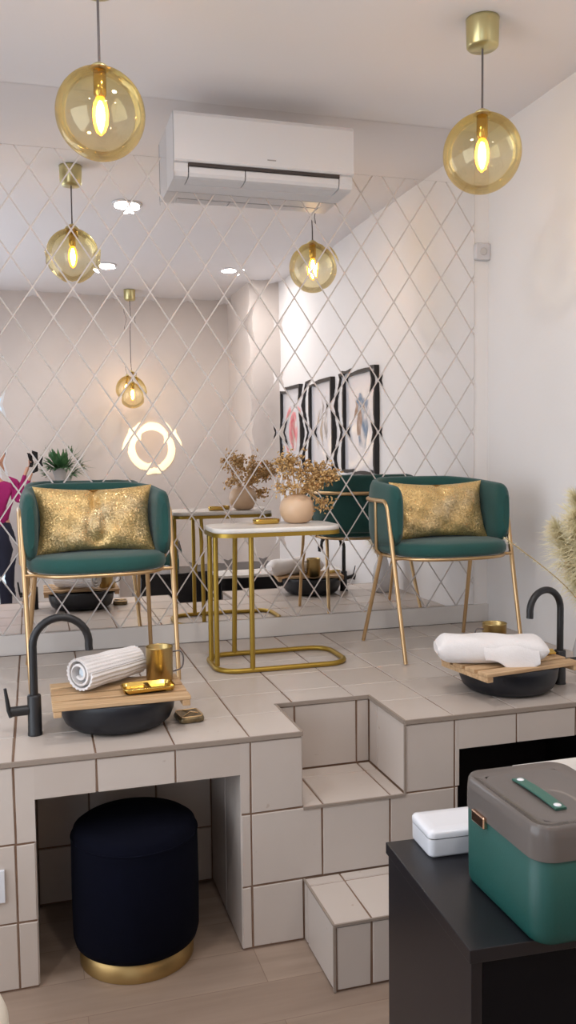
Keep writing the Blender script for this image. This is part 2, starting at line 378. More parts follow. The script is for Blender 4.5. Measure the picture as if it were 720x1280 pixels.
def tiles(mb, O, U, V, N, ulines, vlines, holes=()):
    for i in range(len(ulines) - 1):
        for k in range(len(vlines) - 1):
            rects = [(ulines[i], ulines[i + 1], vlines[k], vlines[k + 1], (1, 1, 1, 1))]
            for (h0, h1, k0, k1) in holes:
                nr = []
                for (a, c, d, e, g) in rects:
                    if h0 >= c or h1 <= a or k0 >= e or k1 <= d: nr.append((a, c, d, e, g)); continue
                    x0, x1 = max(a, h0), min(c, h1)
                    if x0 > a: nr.append((a, x0, d, e, (g[0], 1 if (k0 <= d and k1 >= e) else 0, g[2], g[3])))
                    if x1 < c: nr.append((x1, c, d, e, (1 if (k0 <= d and k1 >= e) else 0, g[1], g[2], g[3])))
                    ga, gb = (g[0] if x0 == a else 0), (g[1] if x1 == c else 0)
                    if k0 > d: nr.append((x0, x1, d, k0, (ga, gb, g[2], 0.5)))
                    if k1 < e: nr.append((x0, x1, k1, e, (ga, gb, 0.5, g[3])))
                rects = nr
            for (a, c, d, e, g) in rects: slab(mb, O, U, V, N, a, c, d, e, g)
NX0, NX1, NZ, ND = -0.552, -0.029, 0.482, 0.405
RX0, RX1, RD = 0.614, 1.30, 0.62
OX0, OX1, OD = 0.145, 0.446, 0.271
SY = -0.245; SZ1, SZ2 = 0.374, 0.174
b = MB(); e = HT
YE = YM - 0.001
def bb(x0, x1, y0, y1, z0, z1): b.box(x0, x1, y0, y1, z0, z1, 0)
xr_ = XR - 0.001; xl_ = XL + 0.001
bb(xl_, NX0 - e, e, YE, 0.001, H - e); bb(NX0 - e, NX1 + e, ND + e, YE, 0.001, H - e); bb(NX0 - e, NX1 + e, e, ND + e, NZ + e, H - e)
bb(NX1 + e, OX0 - e, e, YE, 0.001, H - e); bb(OX0 - e, OX1 + e, OD + e, YE, 0.001, H - e); bb(OX0 - e, OX1 + e, e, OD + e, 0.001, SZ1 - e)
bb(OX1 + e, RX0 - e, e, YE, 0.001, H - e); bb(RX0 - e, RX1 + e, RD + e, YE, 0.001, H - e); bb(RX0 - e, RX1 + e, e, RD + e, NZ + e, H - e); bb(RX1 + e, xr_, e, YE, 0.001, H - e)
g2 = lambda lo, hi, off=0.0: sorted(set([lo, hi] + [round(off + 0.2 * k, 4) for k in range(-12, 12) if lo + 0.004 < off + 0.2 * k < hi - 0.004]))
tiles(b, (0, 0, H - e), (1, 0, 0), (0, 1, 0), (0, 0, 1), g2(XL, XR), g2(0.0, YM - 0.016), [(OX0, OX1, 0.0, OD)])
tiles(b, (0, e, 0), (1, 0, 0), (0, 0, 1), (0, -1, 0), g2(XL, XR), [0.003, SZ2, SZ1, H - 0.012],
      [(NX0, NX1, 0, NZ), (RX0, RX1, 0, NZ), (OX0, OX1, SZ1, 1), (OX0, OX1, 0, SZ2)])
tiles(b, (0, 0, SZ1 - e), (1, 0, 0), (0, 1, 0), (0, 0, 1), [OX0, 0.205, 0.405, OX1], [0.0, 0.205, OD])
tiles(b, (0, OD + e, 0), (1, 0, 0), (0, 0, 1), (0, -1, 0), [OX0, 0.205, 0.405, OX1], [SZ1, H - 0.010])
tiles(b, (OX1 + e, 0, 0), (0, 1, 0), (0, 0, 1), (-1, 0, 0), [0.0, 0.205, OD], [SZ1, H - 0.010])
tiles(b, (OX0 - e, 0, 0), (0, 1, 0), (0, 0, 1), (1, 0, 0), [0.0, 0.2, OD], [SZ1, H - 0.010])
# niche linings
tiles(b, (NX1 + e, 0, 0), (0, 1, 0), (0, 0, 1), (-1, 0, 0), [0.0, 0.2, ND], [0.003, NZ])
tiles(b, (NX0 - e, 0, 0), (0, 1, 0), (0, 0, 1), (1, 0, 0), [0.0, 0.2, ND], [0.003, SZ2, SZ1, NZ])
tiles(b, (0, ND + e, 0), (1, 0, 0), (0, 0, 1), (0, -1, 0), g2(NX0, NX1), [0.003, SZ2, SZ1, NZ])
b.build('platform_body', [M['grout'], M['tile']], pf)
nd = MB(); nd.box(RX0 - e, RX1 + e, RD - 0.003, RD + 0.002, 0.001, NZ + e); nd.box(RX0 - e - .001, RX0, 0.006, RD, 0.001, NZ + e); nd.box(RX1, RX1 + e + .001, 0.006, RD, 0.001, NZ + e)  # dark panels added so the right niche reads as deep shade
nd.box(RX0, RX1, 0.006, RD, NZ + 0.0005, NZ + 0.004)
tag(nd.build('niche_shade_panels', M['niche_shade'], pf), 'dark panels added as painted shade in the right-hand niche')
st = MB(); st.box(OX0 + e, OX1 - e, SY + e, 0.0, 0.001, SZ2 - e, 0)
tiles(st, (0, 0, SZ2 - e), (1, 0, 0), (0, 1, 0), (0, 0, 1), [OX0, 0.248, OX1], [SY, -0.042, 0.0])
tiles(st, (0, SY + e, 0), (1, 0, 0), (0, 0, 1), (0, -1, 0), [OX0 + 0.006, 0.245, OX1], [0.003, SZ2 - 0.006])
tiles(st, (OX0 + e, 0, 0), (0, 1, 0), (0, 0, 1), (-1, 0, 0), [SY + 0.004, -0.03, 0.0], [0.003, SZ2 - 0.003])
st.build('step', [M['grout'], M['tile']], pf)
tr = MB(); t_ = 0.011
def bar(x0, x1, y0, y1, z0, z1): tr.box(x0, x1, y0, y1, z0, z1)
bar(XL + .01, OX0, -0.003, 0.004, H - t_, H + .0008); bar(OX1, XR - .01, -0.003, 0.004, H - t_, H + .0008)
bar(OX0 - 0.004, OX0 + 0.003, 0.004, OD, H - t_, H + .0008); bar(OX1 - 0.003, OX1 + 0.004, 0.004, OD, H - t_, H + .0008)
bar(OX0 - .004, OX1 + .004, OD - 0.003, OD + 0.004, H - t_ + .001, H + .0008)
bar(OX0, OX1, -0.003, 0.003, SZ1 - 0.007, SZ1 + .0006)
bar(OX0 - .001, OX1, SY - 0.002, SY + 0.003, SZ2 - 0.006, SZ2 + .0006); bar(OX0 - .002, OX0 + .003, SY + .003, 0, SZ2 - 0.005, SZ2 + .0006)
bar(OX0 - .002, OX0 + .004, SY - .002, SY + .004, 0.001, SZ2 - .006); bar(OX1 - .003, OX1 + .003, -.002, .004, SZ1, H - t_)
tr.build('edge_trim', M['trim'], pf)

# ------------------------------------------------------------------ diamond mirror wall
MX, MZ = 0.07276, 0.10872; mx0, mz0 = -0.0049, 0.0067
ML, MR, MB_, MT = XL + 0.01, 1.317, H + 0.078, 2.474
mb = MB(); yb = YM - 0.003; mb.box(ML, MR, yb, YM - 0.0006, MB_, MT, 0)
mb.box(ML, MR, yb - 0.0032, YM - 0.0006, MT + 0.0006, ZC - 0.001, 1)   # plain strip above the diamonds
def clip(poly):
    for ax, lim, sg in ((0, ML, 1), (0, MR, -1), (1, MB_, 1), (1, MT, -1)):
        out = []
        for i in range(len(poly)):
            p, q = poly[i - 1], poly[i]; a, c = (p[ax] - lim) * sg, (q[ax] - lim) * sg
            if (a >= 0) != (c >= 0):
                t = a / (a - c); out.append((p[0] + (q[0] - p[0]) * t, p[1] + (q[1] - p[1]) * t))
            if c >= 0: out.append(q)
        poly = out
        if len(poly) < 3: return []
    return poly
gp = 0.0058; L_ = math.hypot(MX, MZ); kx = gp * L_ / MZ; kz = gp * L_ / MX   # corner pull-in for the joint
def dia(cx, cz, ins):
    kx_, kz_ = ins * L_ / MZ, ins * L_ / MX
    return [(cx + MX - kx_, cz), (cx, cz + MZ - kz_), (cx - MX + kx_, cz), (cx, cz - MZ + kz_)]
for i in range(-30, 22):
    for k in range(4, 28):
        if (i + k) % 2: continue       # tile centres sit on even sites; joints cross on odd ones
        cx, cz = mx0 + i * MX, mz0 + k * MZ
        if cx < ML - MX or cx > MR + MX or cz < MB_ - MZ or cz > MT + MZ: continue
        tx, tz = random.gauss(0, 0.0010), random.gauss(0, 0.0010)
        full = (cx - MX > ML and cx + MX < MR and cz - MZ > MB_ and cz + MZ < MT)
        def Y(x, z, d): return yb - 0.0032 + d + (x - cx) * tx + (z - cz) * tz
        if full:
            rings = [[(x, Y(x, z, d), z) for x, z in dia(cx, cz, gp / 2 + ins)] for ins, d in ((0.0, 0.00010), (0.005, 0.00005), (0.011, 0.000016), (0.019, 0.0))]
            base = [(x, yb, z) for x, z in dia(cx, cz, gp / 2)]
            vs = base + [p for r in rings for p in r]; fs = []
            for q in range(4):
                for n_ in range(4): fs.append((q * 4 + n_, q * 4 + (n_ + 1) % 4, q * 4 + 4 + (n_ + 1) % 4, q * 4 + 4 + n_))
            fs.append((16, 17, 18, 19))
            mb.add(base + rings[0], [tuple(reversed(f)) for f in fs[:4]][::1], 1)
            rv = [p for r in rings for p in r]
            mb.add(rv, [tuple(j - 4 for j in f) for f in fs[4:]], 1, True)
        else:
            P = clip(dia(cx, cz, gp / 2))
            if len(P) >= 3:
                n_ = len(P); mb.add([(x, Y(x, z, 0), z) for x, z in P] + [(x, yb, z) for x, z in P],
                    [tuple(range(n_))] + [(a, (a + 1) % n_, n_ + (a + 1) % n_, n_ + a) for a in range(n_)], 1)
one('wall_mirror', mb, [M['mirror_gap'], M['mirror']], 'wall-wide mirror of diamond panes with pale joints behind the chairs', 'mirror')

# ------------------------------------------------------------------ air conditioner
ac = thing('air_conditioner', 'white split air conditioner high on the mirror wall', 'air conditioner', (0, YM, 0))
AX0, AX1 = -0.005, 0.690
prof = [(-0.008, 2.586), (-0.178, 2.588), (-0.195, 2.582), (-0.203, 2.568), (-0.203, 2.410), (-0.198, 2.404), (-0.184, 2.402), (-0.186, 2.372), (-0.178, 2.356), (-0.160, 2.351), (-0.008, 2.350)]
b = MB(); n = len(prof)
prof_in = [(y, z) for y, z in prof[:5]] + [(-0.198, 2.404), (-0.120, 2.405), (-0.105, 2.385), (-0.100, 2.362), (-0.09, 2.352), (-0.008, 2.350)]
def extr(mb_, pr, x0, x1, mi=0):
    n = len(pr); vs = [(x0, y, z) for y, z in pr] + [(x1, y, z) for y, z in pr]
    mb_.add(vs, [tuple(range(n)), tuple(reversed(range(n, 2 * n)))] + [(i, n + i, n + (i + 1) % n, (i + 1) % n) for i in range(n)], mi)
extr(b, prof, AX0, AX0 + 0.052); extr(b, prof_in, AX0 + 0.052, AX1 - 0.052); extr(b, prof, AX1 - 0.052, AX1)
b.build('housing', M['plastic'], ac)
b = MB(); b.box(AX0 + 0.054, AX1 - 0.054, -0.190, -0.106, 2.393, 2.404); b.build('air_outlet', M['dark_gap'], ac)
for x0, x1 in ((AX0 + 0.056, 0.262), (0.266, AX1 - 0.056)):
    b = MB(); pr = [(-0.182, 2.392), (-0.185, 2.388), (-0.185, 2.368), (-0.178, 2.357), (-0.160, 2.353), (-0.102, 2.352), (-0.102, 2.357), (-0.158, 2.359), (-0.173, 2.363), (-0.178, 2.372), (-0.177, 2.391)]
    extr(b, pr, x0, x1); b.build('louvre', M['plastic'], ac)
b = MB(); b.box(0.345, 0.378, -0.2045, -0.203, 2.430, 2.434); tag(b.build('badge', M['grey_mark'], ac), 'small grey badge mark')
b = MB(); b.box(0.625, 0.645, -0.2045, -0.203, 2.424, 2.428); b.build('indicator_light', M['ceramic'], ac)
b = MB(); b.box(AX0 - 0.0012, AX0, -0.186, -0.182, 2.345, 2.584); b.build('panel_seam', M['grey_mark'], ac)

# sensor box
b = MB(); b.rr(0, 0, 0.072, 0.074, 0.012, [(0, 0), (0.016, 0), (0.020, 0.004)], X=Matrix.Rotation(radians(90), 4, 'X'))
sb = one('wall_sensor', b, M['plastic'], 'small square white sensor box on the wall right of the mirror', 'sensor', (1.353, YM - 0.0005, 2.192))
b = MB(); b.lathe([(0.016, 0), (0.016, 0.003), (0.012, 0.004)], n=24, X=Matrix.Translation((0, -0.02, 0)) @ Matrix.Rotation(radians(90), 4, 'X')); b.build('dial', mat('sensor_dial', (196, 190, 186), 0.5), sb)
# socket at left
b = MB(); b.box(-0.705, -0.628, -0.008, -0.0002, 0.235, 0.318)
so = one('wall_socket', b, M['ceramic'], 'white electrical plate on the platform front at the left picture edge', 'socket', bevel=0.002)

# ------------------------------------------------------------------ pendants and downlights
GZ = 2.281; GR = 0.1235
pd = thing('pendant_lamp', 'amber glass globe pendant nearest the upper left corner', 'lamp', (-0.322, 0.33, GZ), 0, 'amber globe pendants')
b = MB(); n = 40
b.lathe([(GR * sin(a), -GR * cos(a)) for a in [0.02 + (pi - 0.22) * k / 36 for k in range(37)]], n=48, cap=False); b.build('glass_globe', M['globe'], pd)
b = MB(); b.lathe([(0.026, GR - 0.003), (0.030, GR - 0.001), (0.020, GR + 0.008), (0.006, GR + 0.016)], n=24); b.build('cap', M['canopy_gold'], pd)
ceil = ZC - GZ
b = MB(); b.lathe([(0.0035, GR + 0.014), (0.0035, ceil - 0.055)], n=8); b.build('cord', M['cable'], pd)
b = MB(); b.lathe([(0.040, ceil - 0.0005), (0.053, ceil - 0.002), (0.052, ceil - 0.010), (0.050, ceil - 0.085), (0.044, ceil - 0.091), (0.006, ceil - 0.093)], n=36); b.build('ceiling_rose', M['canopy_gold'], pd)
b = MB(); b.lathe([(0.006, GR), (0.018, GR - 0.006), (0.018, 0.052), (0.013, 0.045)], n=20); b.build('bulb_holder', M['bright_gold'], pd)
b = MB(); b.lathe([(0.010, 0.046), (0.018, 0.030), (0.0225, 0.004), (0.021, -0.024), (0.013, -0.048), (0.002, -0.058)], n=20); b.build('bulb', M['bulb'], pd)
b = MB(); b.lathe([(0.004, 0.034), (0.0095, 0.018), (0.0115, -0.002), (0.010, -0.024), (0.004, -0.044)], n=16); b.build('filament', M['filament'], pd)
LAB = ['amber glass globe pendant hanging right of the air conditioner', 'amber globe pendant far behind, seen only small in the mirror']
dup(pd, (0.872, 0.345, GZ), 0, LAB[0]); p3 = dup(pd, (0.26, -2.62, GZ - 0.42), 0, LAB[1])
for ch in list(p3.children):
    if ch.name.startswith('cord'):
        b = MB(); b.lathe([(0.0035, GR + 0.014), (0.0035, ceil + 0.42 - 0.055)], n=8)
        ob = b.build('cord', M['cable'], p3); bpy.data.objects.remove(ch)
    elif ch.name.startswith('ceiling_rose'):
        ch.location.z += 0.42 * S
def downlight(x, y, lab, k=1.0):
    t = thing('ceiling_downlight', lab, 'downlight', (x, y, ZC), 0, 'recessed ceiling downlights')
    b = MB(); b.lathe([(0.068 * k, -0.0005), (0.082 * k, -0.001), (0.080 * k, -0.006), (0.068 * k, -0.008)], n=32); b.build('rim', M['ceramic'], t)
    b = MB(); b.lathe([(0.066 * k, -0.0085), (0.060 * k, -0.0095), (0.001, -0.0098)], n=32); b.build('diffuser', M['down'], t)
for (x, y), lab in zip(DOWN, ['round recessed downlight nearest the mirror, left of the air conditioner', 'round downlight behind the reflected left pendant', 'round downlight at the rear right, small in the mirror', 'round downlight over the left part of the room']):
    downlight(x, y, lab, 0.5 if x > 0.5 else 1.0)

# ------------------------------------------------------------------ chairs
def make_chair():
    t = thing('tub_chair', 'green velvet tub chair with brass legs on the left of the platform', 'chair', (-0.335, 0.835, H), radians(3.5), 'green velvet chairs')
    # seat
    b = MB(); N = 40
    def outl(sc, z):
        r = []
        for i in range(N):
            a = 2 * pi * i / N; c, s_ = cos(a), sin(a); p = 2 / 2.9
            x = 0.228 * math.copysign(abs(c) ** p, c); y = 0.222 * math.copysign(abs(s_) ** p, s_) - 0.006
            r.append((x * sc, y * sc, z))
        return r
    b.loft([outl(0.93, 0.374), outl(0.985, 0.377), outl(1.01, 0.388), outl(1.01, 0.404), outl(0.985, 0.417), outl(0.92, 0.424), outl(0.6, 0.427), outl(0.2, 0.428)])
    b.build('seat', M['velvet'], t)
    # backrest shell
    path = [(-0.218, -0.130), (-0.219, -0.07), (-0.219, -0.01)]
    for k in range(1, 24):
        a = pi - pi * k / 24; p = 2 / 2.7
        path.append((0.219 * math.copysign(abs(cos(a)) ** p, cos(a)), -0.0 + 0.235 * abs(sin(a)) ** p))
    path += [(-x, y) for x, y in reversed(path[:3])]
    P3 = cat([(x, y, 0) for x, y in path], 3); b = MB(); rings = []
    Ls = [0]
    for i in range(1, len(P3)): Ls.append(Ls[-1] + (P3[i] - P3[i - 1]).length)
    tot = Ls[-1]
    extra = []
    for i, pnt in enumerate(P3):
        tn = (P3[min(i + 1, len(P3) - 1)] - P3[max(i - 1, 0)]).normalized(); no = Vector((tn.y, -tn.x, 0))
        d = min(Ls[i], tot - Ls[i]); R = 0.045
        k = math.sqrt(max(0.0, 1 - (1 - min(d / R, 1)) ** 2)) if d < R else 1.0
        k = max(k, 0.12)
        back = min(1, d / 0.36); top = 0.628 + 0.026 * back; bot = 0.395 + 0.020 * (1 - min(1, d / 0.15))
        mid = (top + bot) / 2; hh = (top - bot) / 2 - R * (1 - k) ; th = 0.0265 * (0.35 + 0.65 * k)
        ring = []
        for j in range(16):
            a = 2 * pi * j / 16; p = 2 / 3.2
            ring.append(tuple(pnt + no * (-th * math.copysign(abs(cos(a)) ** 0.8, cos(a))) + Vector((0, 0, mid + hh * math.copysign(abs(sin(a)) ** p, sin(a))))))
        rings.append(ring)
    b.loft(rings); b.build('backrest', M['velvet'], t)
    # frame tube: front legs running up into the rail round the back
    rail = 0.572; rr_ = 0.0085
    left = fillet([(-0.236, -0.215, 0.003), (-0.245, -0.078, rail), (-0.245, 0.0, rail)], 0.045, 8)
    back = []
    for k in range(1, 24):
        a = pi - pi * k / 24; p = 2 / 2.7
        back.append(Vector((0.245 * math.copysign(abs(cos(a)) ** p, cos(a)), 0.266 * abs(sin(a)) ** p, rail)))
    right = [Vector((-p.x, p.y, p.z)) for p in reversed(left)]
    nl = [p for p in left if p.z > 0.42]; nr = [p for p in right if p.z > 0.42]
    b = MB(); b.tube([Vector((-0.2426, -0.1147, 0.42))] + nl + back + nr + [Vector((0.2426, -0.1147, 0.42))], rr_, 10); b.build('frame_rail', M['pale_gold'], t)
    for sx in (-1, 1):
        b = MB(); b.tube([(sx * 0.236, -0.215, 0.003), (sx * 0.2426, -0.1147, 0.42)], [0.0075, rr_], 10); b.build('leg', M['pale_gold'], t)
        b = MB(); b.tube([(sx * 0.224, 0.205, 0.0035), (sx * 0.194, 0.088, 0.366)], [0.0075, rr_], 10); b.build('leg', M['pale_gold'], t)
    for sx in (-1, 1):
        b = MB(); b.tube([(sx * 0.226, 0.02, 0.366), (sx * 0.245, 0.02, 0.39), (sx * 0.2475, 0.02, rail)], 0.0065, 10); b.build('side_support', M['pale_gold'], t)
    b = MB(); r = [(p[0] * 0.97, p[1] * 0.97, 0.368) for p in outl(1.0, 0)]; b.tube(r, 0.0065, 8, closed=True)
    for sx in (-1, 1):
        b.tube([(sx * 0.20, -0.13, 0.368), (sx * 0.240, -0.131, 0.368)], 0.006, 8); b.tube([(sx * 0.20, 0.02, 0.368), (sx * 0.228, 0.02, 0.368)], 0.006, 8)
    b.build('seat_frame', M['pale_gold'], t)
    return t
ch = make_chair()
dup(ch, (0.942, 0.800, H), radians(1), 'green velvet tub chair with brass legs beside the right wall')

def pillow(name, W, Hh, Th, lab, loc, rz, tilt, pinch):
    b = MB(); nu, nv = 36, 24
    def pt(i, j, sd):
        u, v = -1 + 2 * i / nu, -1 + 2 * j / nv
        # edges pull in between pointed corners
        x = u * W / 2 * (1 - 0.10 * (1 - v * v) * abs(u) ** 3); z = v * Hh / 2 * (1 - 0.13 * (1 - u * u) * abs(v) ** 3)
        prof = (max(0, 1 - abs(u) ** 2.6) * max(0, 1 - abs(v) ** 2.4)) ** 0.55
        y = sd * Th / 2 * prof
        wr = 0.006 * sin(9 * u + 3 * v) * sin(7 * v - 2 * u) * prof
        y += sd * wr
        if pinch and sd < 0:
            tw = 0.06 + 0.11 * max(0, min(1, (0.55 - v) / 1.1)); d = math.hypot(u / tw, (v + 0.12) / 0.62); y += 0.017 * math.exp(-((d - 1.0) / 0.30) ** 2)
            y += 0.035 * math.exp(-(u / 0.07) ** 2) * max(0, v) ** 0.7
        elif sd < 0:
            y += 0.020 * math.exp(-(u / 0.09) ** 2) * max(0, v + .2)
        return (x, y, z)
    for sd in (-1, 1):
        vs = [pt(i, j, sd) for j in range(nv + 1) for i in range(nu + 1)]
        fs = []
        for j in range(nv):
            for i in range(nu):
                a = j * (nu + 1) + i; f = (a, a + 1, a + nu + 2, a + nu + 1); fs.append(f if sd < 0 else tuple(reversed(f)))
        b.add(vs, fs, 0, True)
    o = b.build(name, M['sequin']); tag(o, lab, 'cushion', 'gold sequin cushions')
    o.location = Vector(loc) * S; o.rotation_euler = (radians(-tilt), 0, rz)
    return o
pillow('sequin_cushion', 0.402, 0.235, 0.10, 'gold sequin cushion with pinched centre on the left green chair', (-0.334, 0.815, H + 0.427 + 0.108), radians(3.5), 14, True)
pillow('sequin_cushion', 0.392, 0.225, 0.10, 'gold sequin cushion sparkling on the right green chair', (0.945, 0.797, H + 0.427 + 0.103), radians(1), 14, False)

# ------------------------------------------------------------------ C side table
tb = thing('side_table', 'narrow gold C-shaped side table with white stone top between the chairs', 'table', (0, 0, H))
b = MB(); b.rr(0.273, 0.757, 0.456, 0.262, 0.07, [(0.484, 0.002), (0.486, 0), (0.497, 0), (0.500, 0.003)], n=8); b.build('tabletop', M['marble'], tb)
b = MB(); b.rr(0.273, 0.757, 0.458, 0.264, 0.07, [(0.470, 0), (0.4835, 0)], n=8); b.build('top_frame', M['table_gold'], tb)
b = MB(); ring = [(p[0], p[1], 0.0095) for p in rr_outline(0.292, 0.785, 0.470, 0.260, 0.075, 8)]; b.tube(ring, 0.0092, 8, closed=True); b.build('base_frame', M['table_gold'], tb)
for x, y in ((0.060, 0.815), (0.066, 0.742), (0.167, 0.915), (0.172, 0.655)):
    b = MB(); x2, y2 = x, min(y, 0.876) if y > .8 else y
    b.box(-0.0085, 0.0085, -0.0085, 0.0085, 0, 0.1)
    b = MB(); b.tube([(x, y, 0.012), (x, y2, 0.471)], 0.0092, 8, square=False); b.build('post', M['table_gold'], tb)

# vase and dried flowers
b = MB(); b.lathe([(0.030, 0.0005), (0.045, 0.006), (0.060, 0.030), (0.064, 0.052), (0.058, 0.078), (0.044, 0.094), (0.030, 0.101), (0.026, 0.104), (0.021, 0.102), (0.022, 0.08)], n=36)
VX, VY = 0.378, 0.79
one('bud_vase', b, M['vase'], 'round blush ceramic vase standing on the side table', 'vase', (VX, VY, H + 0.5))
fl = thing('dried_flowers', 'bunch of golden dried foliage spilling from the round vase', 'flowers', (VX, VY, H + 0.5))
b = MB(); bl = MB(); rnd = random.Random(3)
for k in range(46):
    a = rnd.uniform(0, 2 * pi); r = rnd.uniform(0.02, 0.095); zt = rnd.uniform(0.115, 0.235)
    ex, ey = r * cos(a) * 1.25 + 0.02, r * sin(a) * 0.8
    if k % 5 == 0: ex = rnd.uniform(0.08, 0.165); zt = rnd.uniform(0.14, 0.185); ey = rnd.uniform(-.03, .03)
    if k % 11 == 3: ex, ey, zt = 0.07 + rnd.uniform(0, .03), -0.03, 0.07
    p = cat([(0.008 * cos(a), 0.008 * sin(a), 0.07), (ex * 0.3, ey * 0.3, 0.115), (ex, ey, zt)], 4)
    b.tube(p, 0.0011, 5)
    for q in range(20):
        c = Vector((ex, ey, zt)) + Vector((rnd.gauss(0, .013), rnd.gauss(0, .011), rnd.gauss(0, .013)))
        d = Vector((rnd.gauss(0, 1), rnd.gauss(0, 1), rnd.gauss(0, 1))).normalized(); e2 = d.orthogonal().normalized(); L2, w2 = rnd.uniform(.012, .022), rnd.uniform(.004, .008)
        n2 = d.cross(e2)
        vs = [c, c + d * L2 * .5 + e2 * w2 + n2 * .002, c + d * L2 + n2 * .005, c + d * L2 * .5 - e2 * w2 + n2 * .002, c + d * L2 * .5 - n2 * .0012]
        bl.add([tuple(v) for v in vs], [(0, 1, 4), (1, 2, 4), (2, 3, 4), (3, 0, 4), (0, 3, 2, 1)], 0, True)
b.build('stems', M['dried'], fl); bl.build('blossoms', M['dried'], fl)
# small gold dish on the table
dg = MB(); dg.rr(0, 0, 0.098, 0.052, 0.022, [(0.0005, 0.006), (0.004, 0.001), (0.016, 0), (0.018, 0.001), (0.018, 0.004), (0.008, 0.007)], n=6)
one('trinket_dish', dg, M['bright_gold'], 'small oval gold dish on the side table beside the vase', 'dish', (0.265, 0.80, H + 0.5), (0, 0, radians(4)))

# ------------------------------------------------------------------ basins, faucets, boards
def basin(loc, lab, r=0.160):
    b = MB(); k = r / 0.16
    b.lathe([(0.100 * k, 0.0005), (0.128 * k, 0.004), (0.146 * k, 0.018), (0.156 * k, 0.042), (0.160 * k, 0.070), (0.160 * k, 0.086), (0.158 * k, 0.0885), (0.154 * k, 0.0885), (0.151 * k, 0.084), (0.146 * k, 0.05), (0.13 * k, 0.022), (0.02, 0.014)], n=64)
    return one('vessel_basin', b, M['basin'], lab, 'basin', loc, None, 'round black basins')
basin((-0.322, 0.245, H), 'round black vessel basin on the left, below the faucet arching right')
basin((0.893, 0.208, H), 'round black vessel basin on the right near the wall', 0.155)
def faucet(loc, d, lab, reach, handle):
    t = thing('basin_faucet', lab, 'faucet', loc, 0, 'black arched faucets')
    b = MB(); b.lathe([(0.0195, 0.0005), (0.0195, 0.006), (0.0185, 0.008), (0.0182, 0.106), (0.0165, 0.110), (0.010, 0.111)], n=28); b.build('body', M['black'], t)
    d = Vector((d[0], d[1], 0)).normalized(); pts = []
    R = reach / 2; zc = (0.310 if reach < .14 else 0.315) - R
    pts = [Vector((0, 0, 0.108)), Vector((0, 0, 0.16)), Vector((0, 0, zc - 0.02))]
    for k in range(17):
        a = pi - (pi * 1.04) * k / 16; pts.append(d * (R + R * cos(a)) + Vector((0, 0, zc + R * sin(a))))
    pts.append(pts[-1] + Vector((0.0, 0, -0.012)) + d * 0.001)
    b = MB(); b.tube(pts, 0.0108, 14); b.build('spout', M['black'], t)
    h = Vector((handle[0], handle[1], 0)).normalized()
    b = MB(); b.tube([h * 0.016 + Vector((0, 0, 0.070)), h * 0.062 + Vector((0, 0, 0.070))], 0.0135, 16); b.build('handle', M['black'], t)
    b = MB(); z = 0.058
    b.tube([h * 0.060 + Vector((0, 0, 0.056)), h * 0.066 + Vector((0, 0, 0.075)), h * 0.074 + Vector((0, 0, 0.135))], [0.0062, 0.0062, 0.004], 8); b.build('lever', M['black'], t)
    return t
faucet((-0.547, 0.205, H), (1, 0.05), 'tall arched black faucet at the left edge of the platform', 0.148, (-1, -0.1))
faucet((1.078, 0.200, H), (-1, -0.20), 'tall arched black faucet by the right wall behind the white towel', 0.130, (1, -0.1))
BT = 0.0850
def board(loc, rz, L, D, lab):
    t = thing('slatted_board', lab, 'board', loc, rz, 'slatted wooden basin boards')
    for sx in (-1, 1):
        b = MB(); b.box(sx * (L / 2 - 0.022) - 0.011, sx * (L / 2 - 0.022) + 0.011, -D / 2 + 0.004, D / 2 - 0.004, 0.0, 0.0); 
        b = MB(); x = sx * (L / 2 - 0.0125); b.box(x - 0.0105, x + 0.0105, -D / 2, D / 2, -0.0118, 0.004); b.build('batten', M['wood'], t, bevel=0.002)
    n_ = 4; g = 0.016; wd = (D - g * (n_ - 1)) / n_
    for k in range(n_):
        y = -D / 2 + k * (wd + g); b = MB(); b.box(-L / 2, L / 2, y, y + wd, 0.0042, 0.0155); b.build('slat', M['wood'], t, bevel=0.0018)
    return t
board((-0.322, 0.218, H + BT), radians(0.5), 0.362, 0.252, 'slatted wooden board laid across the left black basin')
board((0.879, 0.174, H + BT), radians(8), 0.352, 0.235, 'slatted wooden board laid across the right black basin')
BZ = H + BT + 0.0157

def cup(loc, lab, hd):
    t = thing('metal_jug', lab, 'jug', loc, hd, 'brass jugs with wire handles')
    b = MB(); b.lathe([(0.036, 0.0002), (0.0385, 0.003), (0.0385, 0.095), (0.0400, 0.0975), (0.0385, 0.098), (0.0368, 0.095), (0.0368, 0.006), (0.002, 0.005)], n=40); b.build('cup_body', M['gold'], t)
    b = MB(); b.tube(fillet([(0.038, 0, 0.080), (0.062, 0, 0.084), (0.070, 0, 0.062), (0.066, 0, 0.030), (0.038, 0, 0.022)], 0.018, 6), 0.0022, 8); b.build('handle', M['cable'], t)
cup((-0.197, 0.288, BZ), 'brass jug with thin wire handle on the left board', radians(-8))
cup((0.880, 0.268, BZ), 'brass jug with thin wire handle behind the white towel on the right', radians(176))

